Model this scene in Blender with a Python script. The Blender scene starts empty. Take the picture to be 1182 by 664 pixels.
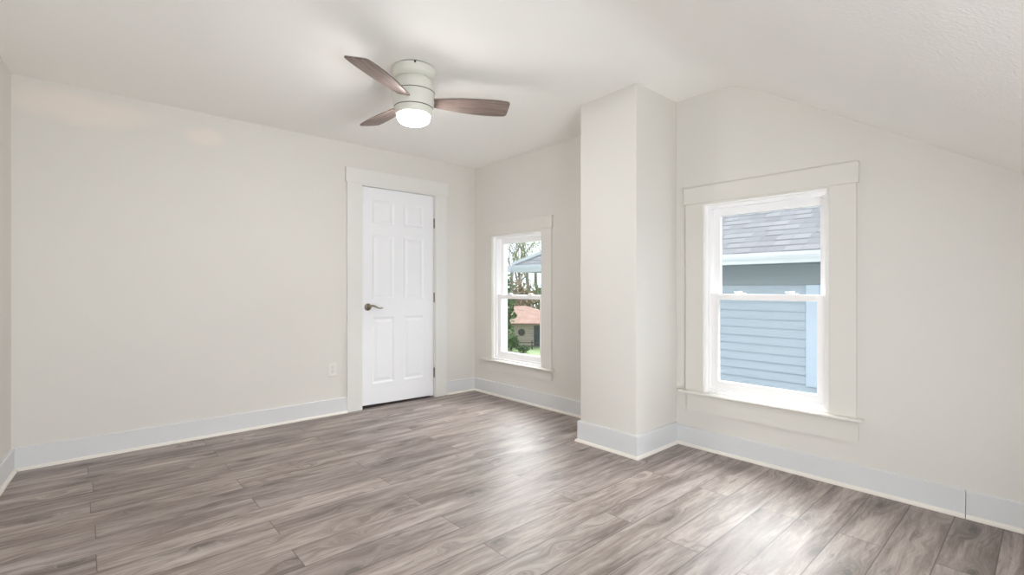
import bpy, bmesh, math, random
from mathutils import Vector, Matrix

sc = bpy.context.scene
COL = sc.collection

# ------------------------------------------------------------------ camera
H = 1.10
cam_d = bpy.data.cameras.new('camera')
cam_d.sensor_width = 36.0
cam_d.lens = 558.0 / 1182.0 * 36.0
cam_d.clip_start = 0.02
cam_d.clip_end = 500
cam = bpy.data.objects.new('camera', cam_d)
COL.objects.link(cam)
cam.location = (0, 0, H)
cam.rotation_euler = (math.pi / 2, 0, -math.atan2(.6659, .7458))
sc.camera = cam

# ------------------------------------------------------------------ light
EXPOSURE = 0.10
WORLD = 1.5
SUN = 27.0
LAMP = 115.0
SIDE = 14.0          # added fill outside the unseen side wall window
KNEE = 268.0  # added fill outside the unseen knee wall window
world = bpy.data.worlds.new('overcast_sky')
sc.world = world
world.use_nodes = True
wn = world.node_tree
wn.nodes.clear()
wo = wn.nodes.new('ShaderNodeOutputWorld')
bg = wn.nodes.new('ShaderNodeBackground')
bg.inputs['Color'].default_value = (.91, .96, 1.0, 1)
bg.inputs['Strength'].default_value = WORLD
wn.links.new(bg.outputs[0], wo.inputs[0])

sd = bpy.data.lights.new('hazy_sun', 'SUN')
sd.energy = SUN
sd.angle = math.radians(90)
sd.color = (1.0, .98, .96)
sun = bpy.data.objects.new('hazy_sun', sd)
COL.objects.link(sun)
_dirn = Vector((-.95, -.31, -.56)).normalized()      # light travels into the room through the windows
sun.rotation_euler = _dirn.to_track_quat('-Z', 'Y').to_euler()
sun.location = (9, 4, 8)

# added fill lamps outside two made-up windows behind the camera (side wall, knee wall)
_ANG = math.atan(.079)


def fill_light(mat, w, h, energy):
    _l = bpy.data.lights.new('added_fill_light', 'AREA')
    _l.shape = 'RECTANGLE'
    _l.size, _l.size_y = w, h
    _l.energy = energy
    _l.color = (.97, .985, 1.0)
    _o = bpy.data.objects.new('added_fill_light', _l)
    COL.objects.link(_o)
    _o.matrix_world = mat


fill_light(Matrix.Translation((-0.309, 4.146, 0)) @ Matrix.Rotation(-_ANG, 4, 'Z') @ Matrix.Translation((-.45, -3.5, 1.1))
         @ Vector((1, 0, 0)).to_track_quat('-Z', 'Y').to_matrix().to_4x4(), 1.3, 1.5, SIDE)
fill_light(Matrix.Translation((.62, -0.9 - .45, .62)) @ Vector((0, 1, 0.1)).to_track_quat('-Z', 'Y').to_matrix().to_4x4(), 2.2, 1.0, KNEE)

sc.view_settings.view_transform = 'Standard'
sc.view_settings.look = 'None'
sc.view_settings.gamma = 1.0
sc.view_settings.use_curve_mapping = False
sc.view_settings.exposure = EXPOSURE
sc.cycles.use_denoising = True
sc.cycles.max_bounces = 16
sc.cycles.diffuse_bounces = 12
sc.cycles.glossy_bounces = 6
sc.cycles.transparent_max_bounces = 16
sc.cycles.sample_clamp_indirect = 6.0
sc.cycles.caustics_reflective = False
sc.cycles.caustics_refractive = False

# ------------------------------------------------------------------ dims
XB = 3.165          # plane of the window wall
YA = 4.146          # plane of the door wall
YK = -0.90          # knee wall behind the camera
WT = 0.20


def left_x(y):      # the rear wall runs a few degrees out of square
    return -0.309 - (YA - y) * 0.079


# ------------------------------------------------------------------ node helpers
class NT:
    def __init__(s, name):
        s.m = bpy.data.materials.new(name)
        s.m.use_nodes = True
        s.t = s.m.node_tree
        s.t.nodes.clear()
        s.out = s.t.nodes.new('ShaderNodeOutputMaterial')

    def n(s, typ, **kw):
        nd = s.t.nodes.new(typ)
        for k, v in kw.items():
            setattr(nd, k, v)
        return nd

    def l(s, a, b):
        s.t.links.new(a, b)

    def put(s, sock, v):
        if hasattr(v, 'is_linked') or hasattr(v, 'links'):
            s.l(v, sock)
        else:
            sock.default_value = v

    def math(s, op, a, b=0.0, c=None, clamp=False):
        nd = s.n('ShaderNodeMath', operation=op, use_clamp=clamp)
        s.put(nd.inputs[0], a)
        s.put(nd.inputs[1], b)
        if c is not None:
            s.put(nd.inputs[2], c)
        return nd.outputs[0]

    def vec(s, x=0.0, y=0.0, z=0.0):
        nd = s.n('ShaderNodeCombineXYZ')
        s.put(nd.inputs[0], x)
        s.put(nd.inputs[1], y)
        s.put(nd.inputs[2], z)
        return nd.outputs[0]

    def noise(s, v, scale=1.0, detail=3.0, rough=.5, dist=0.0):
        nd = s.n('ShaderNodeTexNoise')
        s.l(v, nd.inputs['Vector'])
        nd.inputs['Scale'].default_value = scale
        nd.inputs['Detail'].default_value = detail
        nd.inputs['Roughness'].default_value = rough
        nd.inputs['Distortion'].default_value = dist
        return nd.outputs['Fac']

    def white(s, v):
        nd = s.n('ShaderNodeTexWhiteNoise')
        nd.noise_dimensions = '3D'
        s.l(v, nd.inputs['Vector'])
        return nd.outputs['Value']

    def ramp(s, f, stops):
        nd = s.n('ShaderNodeValToRGB')
        s.put(nd.inputs[0], f)
        e = nd.color_ramp.elements
        while len(e) < len(stops):
            e.new(0.5)
        for i, (p, c) in enumerate(stops):
            e[i].position = p
            e[i].color = (*c, 1) if len(c) == 3 else c
        return nd.outputs[0]

    def rng(s, v, a, b, c=0.0, d=1.0):
        nd = s.n('ShaderNodeMapRange')
        s.put(nd.inputs[0], v)
        for i, q in enumerate((a, b, c, d)):
            nd.inputs[i + 1].default_value = q
        return nd.outputs[0]

    def mix(s, f, a, b, mode='MIX'):
        nd = s.n('ShaderNodeMixRGB', blend_type=mode)
        s.put(nd.inputs[0], f)
        s.put(nd.inputs[1], a if not isinstance(a, tuple) or len(a) == 4 else (*a, 1))
        s.put(nd.inputs[2], b if not isinstance(b, tuple) or len(b) == 4 else (*b, 1))
        return nd.outputs[0]

    def xyz(s, kind='Object'):
        tc = s.n('ShaderNodeTexCoord')
        sp = s.n('ShaderNodeSeparateXYZ')
        s.l(tc.outputs[kind], sp.inputs[0])
        return tc.outputs[kind], sp.outputs[0], sp.outputs[1], sp.outputs[2]

    def bsdf(s, col, rough=.5, spec=.5, metal=0.0, bump=None, bs=.1, bd=.01, ior=None):
        p = s.n('ShaderNodeBsdfPrincipled')
        s.put(p.inputs['Base Color'], (*col, 1) if isinstance(col, tuple) and len(col) == 3 else col)
        s.put(p.inputs['Roughness'], rough)
        p.inputs['Specular IOR Level'].default_value = spec
        p.inputs['Metallic'].default_value = metal
        if ior:
            p.inputs['IOR'].default_value = ior
        if bump is not None:
            b = s.n('ShaderNodeBump')
            b.inputs['Strength'].default_value = bs
            b.inputs['Distance'].default_value = bd
            s.l(bump, b.inputs['Height'])
            s.l(b.outputs[0], p.inputs['Normal'])
        s.l(p.outputs[0], s.out.inputs[0])
        return p


def S(r, g, b):     # sRGB 0-255 -> linear
    f = lambda c: (c / 255 / 12.92) if c <= 10 else ((c / 255 + .055) / 1.055) ** 2.4
    return (f(r), f(g), f(b))


def paint(name, col, rough=.6, scale=60, bs=.06, bd=.003, var=.02, spec=.3):
    t = NT(name)
    o, x, y, z = t.xyz()
    n1 = t.noise(o, 1.3, 3)
    f = t.rng(n1, .3, .7, 1 - var, 1 + var)
    c = t.mix(1.0, col, t.vec(f, f, f), 'MULTIPLY')
    t.bsdf(c, rough, spec, bump=t.noise(o, scale, 3), bs=bs, bd=bd)
    return t.m


# ------------------------------------------------------------------ materials
WALLC = S(222, 219, 214)


def wall_mat():
    t = NT('cream_wall_paint')
    o, x, y, z = t.xyz()
    n1 = t.noise(o, .9, 3)
    f = t.rng(n1, .3, .7, .985, 1.015)
    c = t.mix(1.0, WALLC, t.vec(f, f, f), 'MULTIPLY')

    # old patches where the primer grins through, high on the door wall
    def patch(cx, cz, rx, rz):
        a = t.math('DIVIDE', t.math('SUBTRACT', x, cx), rx)
        b = t.math('DIVIDE', t.math('SUBTRACT', z, cz), rz)
        d = t.math('SQRT', t.math('ADD', t.math('MULTIPLY', a, a), t.math('MULTIPLY', b, b)))
        d = t.math('ADD', d, t.math('MULTIPLY', t.math('SUBTRACT', t.noise(o, 3.0, 3), .5), 1.3))
        return t.rng(d, .55, 1.05, 1.0, 0.0)
    m = t.math('MAXIMUM', patch(0.02, 2.24, .36, .12), patch(.69, 2.21, .15, .085))
    m = t.math('MULTIPLY', m, t.rng(y, YA - .05, YA - .04, 0, 1))
    c = t.mix(t.math('MULTIPLY', m, .55), c, S(240, 227, 218))
    t.bsdf(c, .55, .3, bump=t.noise(o, 70, 3), bs=.10, bd=.002)
    return t.m


def ceil_mat():
    t = NT('white_ceiling_paint')
    o, x, y, z = t.xyz()
    big = t.noise(o, 2.2, 2)
    fine = t.noise(o, 90, 3, .6)
    k = t.rng(y, 1.5, .7, .12, 1.0)      # the sloped part carries the stipple
    hgt = t.math('ADD', t.math('MULTIPLY', big, 3.2), t.math('MULTIPLY', t.math('MULTIPLY', fine, k), .55))
    t.bsdf(S(247, 246, 243), .7, .25, bump=hgt, bs=.35, bd=.010)
    return t.m


def floor_mat():
    t = NT('grey_oak_plank')
    o, x, y, z = t.xyz()
    W, L = .165, 1.245
    row_f = t.math('DIVIDE', t.math('ADD', y, 3.3 - .15), W)
    row = t.math('FLOOR', row_f)
    fy = t.math('FRACT', row_f)
    par = t.math('MULTIPLY', t.math('SUBTRACT', 1.0, t.math('MODULO', row, 2.0)), .5)
    off = t.math('ADD', par, t.rng(t.white(t.vec(row, 3.7, 1.1)), 0, 1, -.012, .012))
    u = t.math('ADD', t.math('DIVIDE', t.math('ADD', x, 4.98 - .665), L), off)
    colm = t.math('FLOOR', u)
    fx = t.math('FRACT', u)
    r1 = t.white(t.vec(row, colm, 0.5))
    r2 = t.white(t.vec(row, colm, 7.5))
    # grain space, shifted per plank
    gx = t.math('ADD', x, t.math('MULTIPLY', r1, 37.0))
    gy = t.math('ADD', y, t.math('MULTIPLY', r2, 23.0))
    # knots: sparse cells that also bend the grain
    vn = t.n('ShaderNodeTexVoronoi')
    vn.feature = 'F1'
    vn.voronoi_dimensions = '2D'
    t.l(t.vec(t.math('MULTIPLY', gx, 1.0), t.math('MULTIPLY', gy, 3.1), 0), vn.inputs['Vector'])
    vn.inputs['Scale'].default_value = 1.9
    kd = vn.outputs['Distance']
    warp = t.rng(kd, 0.0, .32, .10, 0.0)
    gy2 = t.math('ADD', gy, t.math('MULTIPLY', warp, t.rng(t.noise(t.vec(gx, gy, 0), 3, 1), .3, .7, -1, 1)))
    low = t.noise(t.vec(t.math('MULTIPLY', gx, 1.5), t.math('MULTIPLY', gy2, 13), 0), 1.0, 5, .60, .45)
    mid = t.noise(t.vec(t.math('MULTIPLY', gx, 5), t.math('MULTIPLY', gy2, 60), 0), 1.0, 4, .65, .4)
    fine = t.noise(t.vec(t.math('MULTIPLY', gx, 22), t.math('MULTIPLY', gy2, 320), 0), 1.0, 3, .6)
    # cathedral rings
    cat = t.noise(t.vec(t.math('MULTIPLY', gx, .9), t.math('MULTIPLY', gy2, 5.5), 2), 1.0, 2, .5, .3)
    ring = t.math('SINE', t.math('MULTIPLY', cat, 95.0))
    ringm = t.math('MULTIPLY', t.rng(ring, .1, 1, 0, 1),
                   t.rng(t.noise(t.vec(gx, t.math('MULTIPLY', gy, 4), 5), 1.6, 2), .48, .60, 0, 1))
    g = t.math('ADD', t.math('MULTIPLY', low, .56), t.math('MULTIPLY', mid, .32))
    g = t.math('ADD', g, t.math('MULTIPLY', fine, .12))
    c = t.ramp(g, [(.32, S(82, 70, 65)), (.43, S(120, 106, 101)), (.52, S(151, 138, 133)), (.64, S(182, 171, 167))])
    c = t.mix(t.math('MULTIPLY', ringm, .42), c, S(90, 78, 71))
    # dark mineral streaks
    st = t.noise(t.vec(t.math('MULTIPLY', gx, 2.4), t.math('MULTIPLY', gy2, 26), 9), 1.0, 4, .7, 1.2)
    c = t.mix(t.math('MULTIPLY', t.rng(st, .57, .68, 0, 1), .60), c, S(76, 65, 59))
    kmask = t.rng(t.noise(t.vec(gx, gy, 3), 1.1, 1), .50, .58, 0, 1)
    kd2 = t.math('ADD', kd, t.math('MULTIPLY', t.math('SUBTRACT', mid, .5), .28))
    smudge = t.math('MULTIPLY', t.rng(kd2, .08, .40, 1, 0), kmask)
    c = t.mix(t.math('MULTIPLY', smudge, .50), c, S(98, 86, 80))
    kring = t.math('MULTIPLY', t.rng(t.math('SINE', t.math('MULTIPLY', kd2, 95.0)), .2, 1, 0, 1), t.math('MULTIPLY', t.rng(kd, .10, .34, 1, 0), kmask))
    c = t.mix(t.math('MULTIPLY', kring, .45), c, S(72, 62, 57))
    knot = t.math('MULTIPLY', t.rng(kd2, .03, .12, 1, 0), kmask)
    c = t.mix(t.math('MULTIPLY', knot, .75), c, S(66, 56, 51))
    tone = t.rng(r1, 0, 1, .96, 1.16)
    c = t.mix(1.0, c, t.vec(tone, tone, t.math('MULTIPLY', tone, t.rng(r2, 0, 1, .97, 1.02))), 'MULTIPLY')
    # seams
    ey = t.math('MINIMUM', fy, t.math('SUBTRACT', 1.0, fy))
    ex = t.math('MINIMUM', fx, t.math('SUBTRACT', 1.0, fx))
    sy = t.rng(t.math('MULTIPLY', ey, W), .0010, .0030, 1, 0)
    sx = t.rng(t.math('MULTIPLY', ex, L), .0008, .0024, 1, 0)
    seam = t.math('MAXIMUM', sx, sy)
    c = t.mix(t.math('MULTIPLY', seam, .8), c, S(66, 58, 53))
    hgt = t.math('SUBTRACT', t.math('MULTIPLY', mid, .25), seam)
    rough = t.rng(mid, .3, .7, .42, .54)
    p = t.bsdf(c, rough, .5, bump=hgt, bs=.25, bd=.0012, ior=1.75)
    return t.m


def blade_mat():
    t = NT('weathered_oak_blade')
    o, x, y, z = t.xyz()
    a = t.noise(t.vec(t.math('MULTIPLY', x, 5), t.math('MULTIPLY', y, 60), 0), 1, 4, .6, .6)
    b = t.noise(t.vec(t.math('MULTIPLY', x, 20), t.math('MULTIPLY', y, 260), 0), 1, 3, .6)
    g = t.math('ADD', t.math('MULTIPLY', a, .75), t.math('MULTIPLY', b, .25))
    c = t.ramp(g, [(.3, S(92, 77, 71)), (.5, S(124, 108, 101)), (.7, S(148, 133, 126))])
    t.bsdf(c, .5, .3, bump=b, bs=.1, bd=.001)
    return t.m


def glass_mat():
    t = NT('window_glass')
    tr = t.n('ShaderNodeBsdfTransparent')
    tr.inputs[0].default_value = (.93, .955, .96, 1)
    gl = t.n('ShaderNodeBsdfGlossy')
    gl.inputs['Roughness'].default_value = .02
    fr = t.n('ShaderNodeFresnel')
    geo = t.n('ShaderNodeNewGeometry')
    t.l(t.rng(geo.outputs['Backfacing'], 0, 1, 1.35, 1 / 1.35), fr.inputs['IOR'])
    mx = t.n('ShaderNodeMixShader')
    t.l(fr.outputs[0], mx.inputs[0])
    t.l(tr.outputs[0], mx.inputs[1])
    t.l(gl.outputs[0], mx.inputs[2])
    t.l(mx.outputs[0], t.out.inputs[0])
    return t.m


def emit_mat(name, col, st):
    t = NT(name)
    e = t.n('ShaderNodeEmission')
    e.inputs[0].default_value = (*col, 1)
    e.inputs[1].default_value = st
    t.l(e.outputs[0], t.out.inputs[0])
    return t.m


def shingle_mat():
    t = NT('grey_asphalt_shingle')
    o, x, y, z = t.xyz()
    # object local: x runs along the eave, y runs up the slope
    rw = .145
    rf = t.math('DIVIDE', y, rw)
    row = t.math('FLOOR', rf)
    fy = t.math('FRACT', rf)
    u = t.math('ADD', t.math('DIVIDE', x, .17), t.math('MULTIPLY', t.white(t.vec(row, 1, 2)), 9))
    cid = t.math('FLOOR', u)
    fx = t.math('FRACT', u)
    r = t.white(t.vec(row, cid, 4))
    c = t.ramp(r, [(0, S(108, 109, 114)), (.5, S(118, 119, 124)), (1, S(128, 129, 134))])
    gr = t.noise(o, 90, 3, .7)
    f = t.rng(gr, .3, .7, .85, 1.15)
    c = t.mix(1.0, c, t.vec(f, f, f), 'MULTIPLY')
    edge = t.math('MULTIPLY', t.rng(fy, .10, .26, 1, 0), t.rng(r, .45, .6, .3, 1))
    c = t.mix(t.math('MULTIPLY', edge, .8), c, S(74, 76, 82))
    tab = t.rng(t.math('MINIMUM', fx, t.math('SUBTRACT', 1.0, fx)), .0, .05, 1, 0)
    c = t.mix(t.math('MULTIPLY', tab, .3), c, S(74, 76, 82))
    t.bsdf(c, .9, .1, bump=t.math('SUBTRACT', gr, edge), bs=.5, bd=.01)
    return t.m


def lap_siding_mat():
    t = NT('blue_vinyl_siding')
    o, x, y, z = t.xyz()
    n1 = t.noise(t.vec(t.math('MULTIPLY', x, 3), t.math('MULTIPLY', y, 3), t.math('MULTIPLY', z, 60)), 1, 2)
    f = t.rng(n1, .3, .7, .97, 1.03)
    c = t.mix(1.0, S(158, 170, 181), t.vec(f, f, f), 'MULTIPLY')
    t.bsdf(c, .55, .3)
    return t.m


def tile_roof_mat():
    t = NT('terracotta_shingle')
    o, x, y, z = t.xyz()
    n1 = t.noise(o, 2.5, 4)
    rows = t.math('FRACT', t.math('MULTIPLY', z, 3.0))
    c = t.ramp(n1, [(.3, S(128, 103, 94)), (.7, S(150, 126, 116))])
    c = t.mix(t.math('MULTIPLY', t.rng(rows, 0, .25, 1, 0), .25), c, S(130, 88, 74))
    t.bsdf(c, .9, .1)
    return t.m


def brick_mat(name, c1, c2, mortar):
    t = NT(name)
    o, x, y, z = t.xyz()
    b = t.n('ShaderNodeTexBrick')
    t.l(t.vec(t.math('ADD', x, y), z, 0), b.inputs['Vector'])
    b.inputs['Color1'].default_value = (*c1, 1)
    b.inputs['Color2'].default_value = (*c2, 1)
    b.inputs['Mortar'].default_value = (*mortar, 1)
    b.inputs['Scale'].default_value = 1.0
    b.inputs['Brick Width'].default_value = .45
    b.inputs['Row Height'].default_value = .2
    b.inputs['Mortar Size'].default_value = .015
    t.bsdf(b.outputs[0], .9, .1)
    return t.m


def mottled(name, a, b, scale=4, rough=.9, detail=4):
    t = NT(name)
    o, x, y, z = t.xyz()
    c = t.ramp(t.noise(o, scale, detail, .65), [(.3, a), (.7, b)])
    t.bsdf(c, rough, .1, bump=t.noise(o, scale * 4, 3), bs=.3, bd=.02)
    return t.m


def metal_mat(name, col, rough=.3):
    t = NT(name)
    o, x, y, z = t.xyz()
    n1 = t.noise(o, 120, 2)
    t.bsdf(col, t.rng(n1, .3, .7, rough - .05, rough + .05), .5, metal=1.0)
    return t.m


M = dict(
    wall=wall_mat(), ceiling=ceil_mat(), floor=floor_mat(),
    trim=paint('cream_white_trim_paint', S(223, 220, 214), .42, 40, .04, .001, .01, .4),
    doortrim=paint('white_door_casing_paint', S(227, 226, 223), .42, 40, .04, .001, .01, .4),
    base=paint('cool_white_baseboard_paint', S(220, 221, 223), .42, 40, .04, .001, .012, .4),
    shoe=paint('white_shoe_moulding_paint', S(236, 231, 224), .4, 40, .03, .001, .01, .4),
    door=paint('bright_white_door_paint', S(240, 241, 245), .38, 50, .05, .001, .008, .4),
    vinyl=paint('white_vinyl', S(250, 249, 250), .35, 30, .01, .0005, .005, .5),
    fanwhite=paint('matte_white_enamel', S(222, 221, 213), .4, 30, .01, .0005, .005, .4),
    ring=metal_mat('brushed_grey_ring', S(120, 116, 110), .4),
    nickel=metal_mat('satin_nickel', S(176, 164, 150), .32),
    nickeld=metal_mat('dark_nickel', S(132, 120, 106), .36),
    plastic=paint('white_outlet_plastic', S(228, 226, 222), .4, 30, .01, .0005, .005, .5),
    slot=paint('dark_slot', S(48, 44, 42), .6),
    dark=paint('gap_shade_dark', S(30, 28, 27), .9),  # shade behind the door gap, put into the colour
    track=paint('grey_track_liner', S(150, 152, 156), .6),
    blade=blade_mat(), glass=glass_mat(),
    globe=emit_mat('lit_frosted_globe', (1.0, .985, .965), LAMP),
    shingle=shingle_mat(), siding=lap_siding_mat(),
    gutter=paint('pale_blue_white_aluminium', S(184, 190, 196), .5),
    frieze=paint('grey_blue_soffit_board', S(128, 138, 144), .6),
    bluetrim=paint('pale_blue_trim_board', S(172, 186, 202), .5),
    tile=tile_roof_mat(),
    tan=brick_mat('tan_brick', S(176, 162, 150), S(160, 146, 134), S(184, 174, 166)),
    exterior=paint('painted_clapboard', S(214, 212, 204), .7),
    grass=mottled('lawn_grass', S(90, 106, 76), S(122, 138, 100), 1.5),
    bark=mottled('grey_bark', S(98, 92, 88), S(136, 130, 126), 8),
    twig=mottled('pale_twig', S(124, 122, 118), S(160, 158, 152), 8),
    leafy=mottled('spring_leaf', S(112, 124, 88), S(160, 168, 128), 3),
    everg=mottled('evergreen_needle', S(62, 82, 58), S(104, 124, 88), 3),
    brush=mottled('brown_brush', S(110, 96, 82), S(150, 138, 118), 3),
    fence=paint('dark_fence_wood', S(84, 78, 74), .8),
    darkglass=paint('dark_window', S(62, 68, 74), .2),
    white=paint('white_render', S(226, 228, 230), .7),
)


# ------------------------------------------------------------------ mesh helpers
def link(name, me, m, parent=None):
    o = bpy.data.objects.new(name, me)
    COL.objects.link(o)
    if m is not None:
        me.materials.append(M[m] if isinstance(m, str) else m)
    if parent is not None:
        o.parent = parent
    return o


def obj(name, bm, m, parent=None, smooth=False, loc=None):
    bmesh.ops.recalc_face_normals(bm, faces=bm.faces)
    me = bpy.data.meshes.new(name)
    bm.to_mesh(me)
    bm.free()
    if smooth:
        for p in me.polygons:
            p.use_smooth = True
    o = link(name, me, m, parent)
    if loc:
        o.location = loc
    return o


def autosmooth(o, ang=40):
    me = o.data
    for p in me.polygons:
        p.use_smooth = True
    me.set_sharp_from_angle(angle=math.radians(ang))


def box(bm, x0, x1, y0, y1, z0, z1, bev=0.0, seg=1):
    vs = [bm.verts.new((x, y, z)) for x in (x0, x1) for y in (y0, y1) for z in (z0, z1)]
    idx = [(0, 1, 3, 2), (4, 6, 7, 5), (0, 4, 5, 1), (2, 3, 7, 6), (0, 2, 6, 4), (1, 5, 7, 3)]
    fs = [bm.faces.new([vs[i] for i in f]) for f in idx]
    if bev > 0:
        es = list({e for f in fs for e in f.edges})
        bmesh.ops.bevel(bm, geom=es, offset=bev, segments=seg, affect='EDGES', profile=.6)


def prism(bm, pts, a, b, axis='x'):
    """polygon pts (2D) extruded between a and b along axis; 2D = the two other axes in xyz order"""
    def mk(p, t):
        if axis == 'x':
            return (t, p[0], p[1])
        if axis == 'y':
            return (p[0], t, p[1])
        return (p[0], p[1], t)
    A = [bm.verts.new(mk(p, a)) for p in pts]
    B = [bm.verts.new(mk(p, b)) for p in pts]
    n = len(pts)
    bm.faces.new(A)
    bm.faces.new(list(reversed(B)))
    for i in range(n):
        bm.faces.new((A[i], A[(i + 1) % n], B[(i + 1) % n], B[i]))


def lathe(bm, prof, seg=48, c=(0, 0, 0)):
    rings = []
    for r, z in prof:
        if r < 1e-5:
            rings.append([bm.verts.new((c[0], c[1], c[2] + z))])
        else:
            rings.append([bm.verts.new((c[0] + r * math.cos(2 * math.pi * i / seg), c[1] + r * math.sin(2 * math.pi * i / seg), c[2] + z)) for i in range(seg)])
    for a, b in zip(rings, rings[1:]):
        for i in range(seg):
            j = (i + 1) % seg
            if len(a) == 1 and len(b) == 1:
                continue
            if len(a) == 1:
                bm.faces.new((a[0], b[i], b[j]))
            elif len(b) == 1:
                bm.faces.new((a[i], b[0], a[j]))
            else:
                bm.faces.new((a[i], b[i], b[j], a[j]))


def tube(bm, pts, rads, seg=10, caps=True):
    pts = [Vector(p) for p in pts]
    rings = []
    up = Vector((0, 0, 1))
    for i, p in enumerate(pts):
        d = (pts[min(i + 1, len(pts) - 1)] - pts[max(i - 1, 0)]).normalized()
        s = d.cross(up)
        if s.length < 1e-3:
            s = d.cross(Vector((1, 0, 0)))
        s.normalize()
        t = s.cross(d).normalized()
        r = rads[i] if isinstance(rads, (list, tuple)) else rads
        if not isinstance(r, tuple):
            r = (r, r)
        rings.append([bm.verts.new(p + s * math.cos(2 * math.pi * k / seg) * r[0] + t * math.sin(2 * math.pi * k / seg) * r[1]) for k in range(seg)])
    for a, b in zip(rings, rings[1:]):
        for k in range(seg):
            j = (k + 1) % seg
            bm.faces.new((a[k], b[k], b[j], a[j]))
    if caps:
        bm.faces.new(rings[0])
        bm.faces.new(list(reversed(rings[-1])))


def empty(name, loc=(0, 0, 0), rz=0.0, parent=None):
    o = bpy.data.objects.new(name, None)
    o.empty_display_size = .1
    COL.objects.link(o)
    o.location = loc
    o.rotation_euler = (0, 0, rz)
    if parent is not None:
        o.parent = parent
    return o


def tag(o, label=None, cat=None, group=None, kind=None):
    if label:
        o['label'] = label
    if cat:
        o['category'] = cat
    if group:
        o['group'] = group
    if kind:
        o['kind'] = kind
    return o


# ------------------------------------------------------------------ room shell
# ceiling profile: (y, z); flat part sags a little toward the door wall, then a soft fold into the slope
def ceil_profile():
    p = [(YA + .2, 2.376), (YA, 2.378), (3.0, 2.386), (2.2, 2.404), (1.9, 2.414), (1.62, 2.424)]
    # rounded fold
    y0, z0 = 1.52, 2.426
    for i in range(1, 13):
        t = i / 12
        # quadratic bezier from flat tangent to slope tangent
        P0 = (y0, z0)
        P1 = (1.375, 2.430)
        P2 = (1.20, 2.430 - .175 * .64)
        p.append(((1 - t) ** 2 * P0[0] + 2 * t * (1 - t) * P1[0] + t * t * P2[0],
                  (1 - t) ** 2 * P0[1] + 2 * t * (1 - t) * P1[1] + t * t * P2[1]))
    y, z = p[-1]
    for yy in (.6, .088, -.4, YK, YK - .2):
        p.append((yy, z - (y - yy) * .64))
    return p


PROF = ceil_profile()


def ceil_z(y):
    for (a, za), (b, zb) in zip(PROF, PROF[1:]):
        if b <= y <= a:
            return za + (zb - za) * (a - y) / (a - b)
    return PROF[-1][1]


bm = bmesh.new()
XL = -1.1
NX = 24
rows = []
rng = random.Random(4)
for i in range(NX + 1):
    x = XL + (XB + WT - XL) * i / NX
    rows.append([bm.verts.new((x, y, z)) for y, z in PROF])
top = [[bm.verts.new((v.co.x, v.co.y, v.co.z + .14)) for v in (r[0], *r[1:])] for r in rows]
for i in range(NX):
    for j in range(len(PROF) - 1):
        bm.faces.new((rows[i][j], rows[i + 1][j], rows[i + 1][j + 1], rows[i][j + 1]))
        bm.faces.new((top[i][j], top[i][j + 1], top[i + 1][j + 1], top[i + 1][j]))
for j in range(len(PROF) - 1):
    bm.faces.new((rows[0][j], rows[0][j + 1], top[0][j + 1], top[0][j]))
    bm.faces.new((rows[NX][j], top[NX][j], top[NX][j + 1], rows[NX][j + 1]))
for i in range(NX):
    bm.faces.new((rows[i][0], top[i][0], top[i + 1][0], rows[i + 1][0]))
    bm.faces.new((rows[i][-1], rows[i + 1][-1], top[i + 1][-1], top[i][-1]))
o = obj('ceiling', bm, 'ceiling')
autosmooth(o, 30)
tag(o, 'white painted ceiling with rounded fold into sloped part', kind='structure')

bm = bmesh.new()
box(bm, XL, XB + WT, YK - .2, YA + .9, -.15, 0)
o = obj('floor', bm, 'floor')
tag(o, 'grey brown oak plank floor', kind='structure')


def gable_wall(bm, x0, x1, openings, ymin, ymax, ztop=None):
    """wall in the YZ plane following the ceiling, openings = [(y0,y1,z0,z1)]"""
    ys = {ymin, ymax}
    for a, b, c, d in openings:
        ys |= {a, b}
    if ztop is None:
        ys |= {y for y, z in PROF if ymin < y < ymax}
    ys = sorted(ys)
    zt = (lambda y: ceil_z(y)) if ztop is None else (lambda y: ztop)
    for a, b in zip(ys, ys[1:]):
        mid = (a + b) / 2
        ops = [o for o in openings if o[0] <= mid <= o[1]]
        if not ops:
            prism(bm, [(a, 0), (b, 0), (b, zt(b) + .02), (a, zt(a) + .02)], x0, x1)
        else:
            _, _, z0, z1 = ops[0]
            prism(bm, [(a, 0), (b, 0), (b, z0), (a, z0)], x0, x1)
            prism(bm, [(a, z1), (b, z1), (b, zt(b) + .02), (a, zt(a) + .02)], x0, x1)


W1 = dict(y0=.841, y1=1.583, z0=.385, z1=1.665)
W2 = dict(y0=3.122, y1=3.839, z0=.362, z1=1.625)
bm = bmesh.new()
gable_wall(bm, XB, XB + WT, [(W1['y0'], W1['y1'], W1['z0'], W1['z1']), (W2['y0'], W2['y1'], W2['z0'], W2['z1'])], YK - .2, YA + .2)
tag(obj('wall_right', bm, 'wall'), 'cream wall with two sash windows', kind='structure')

DX0, DX1, DZ1 = 1.882, 2.664, 2.022       # door opening
bm = bmesh.new()
box(bm, XL, DX0, YA, YA + .14, 0, 2.40)
box(bm, DX1, XB + .001, YA, YA + .14, 0, 2.40)
box(bm, DX0, DX1, YA, YA + .14, DZ1, 2.40)
tag(obj('wall_left', bm, 'wall'), 'cream wall with the white panel door', kind='structure')

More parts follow.
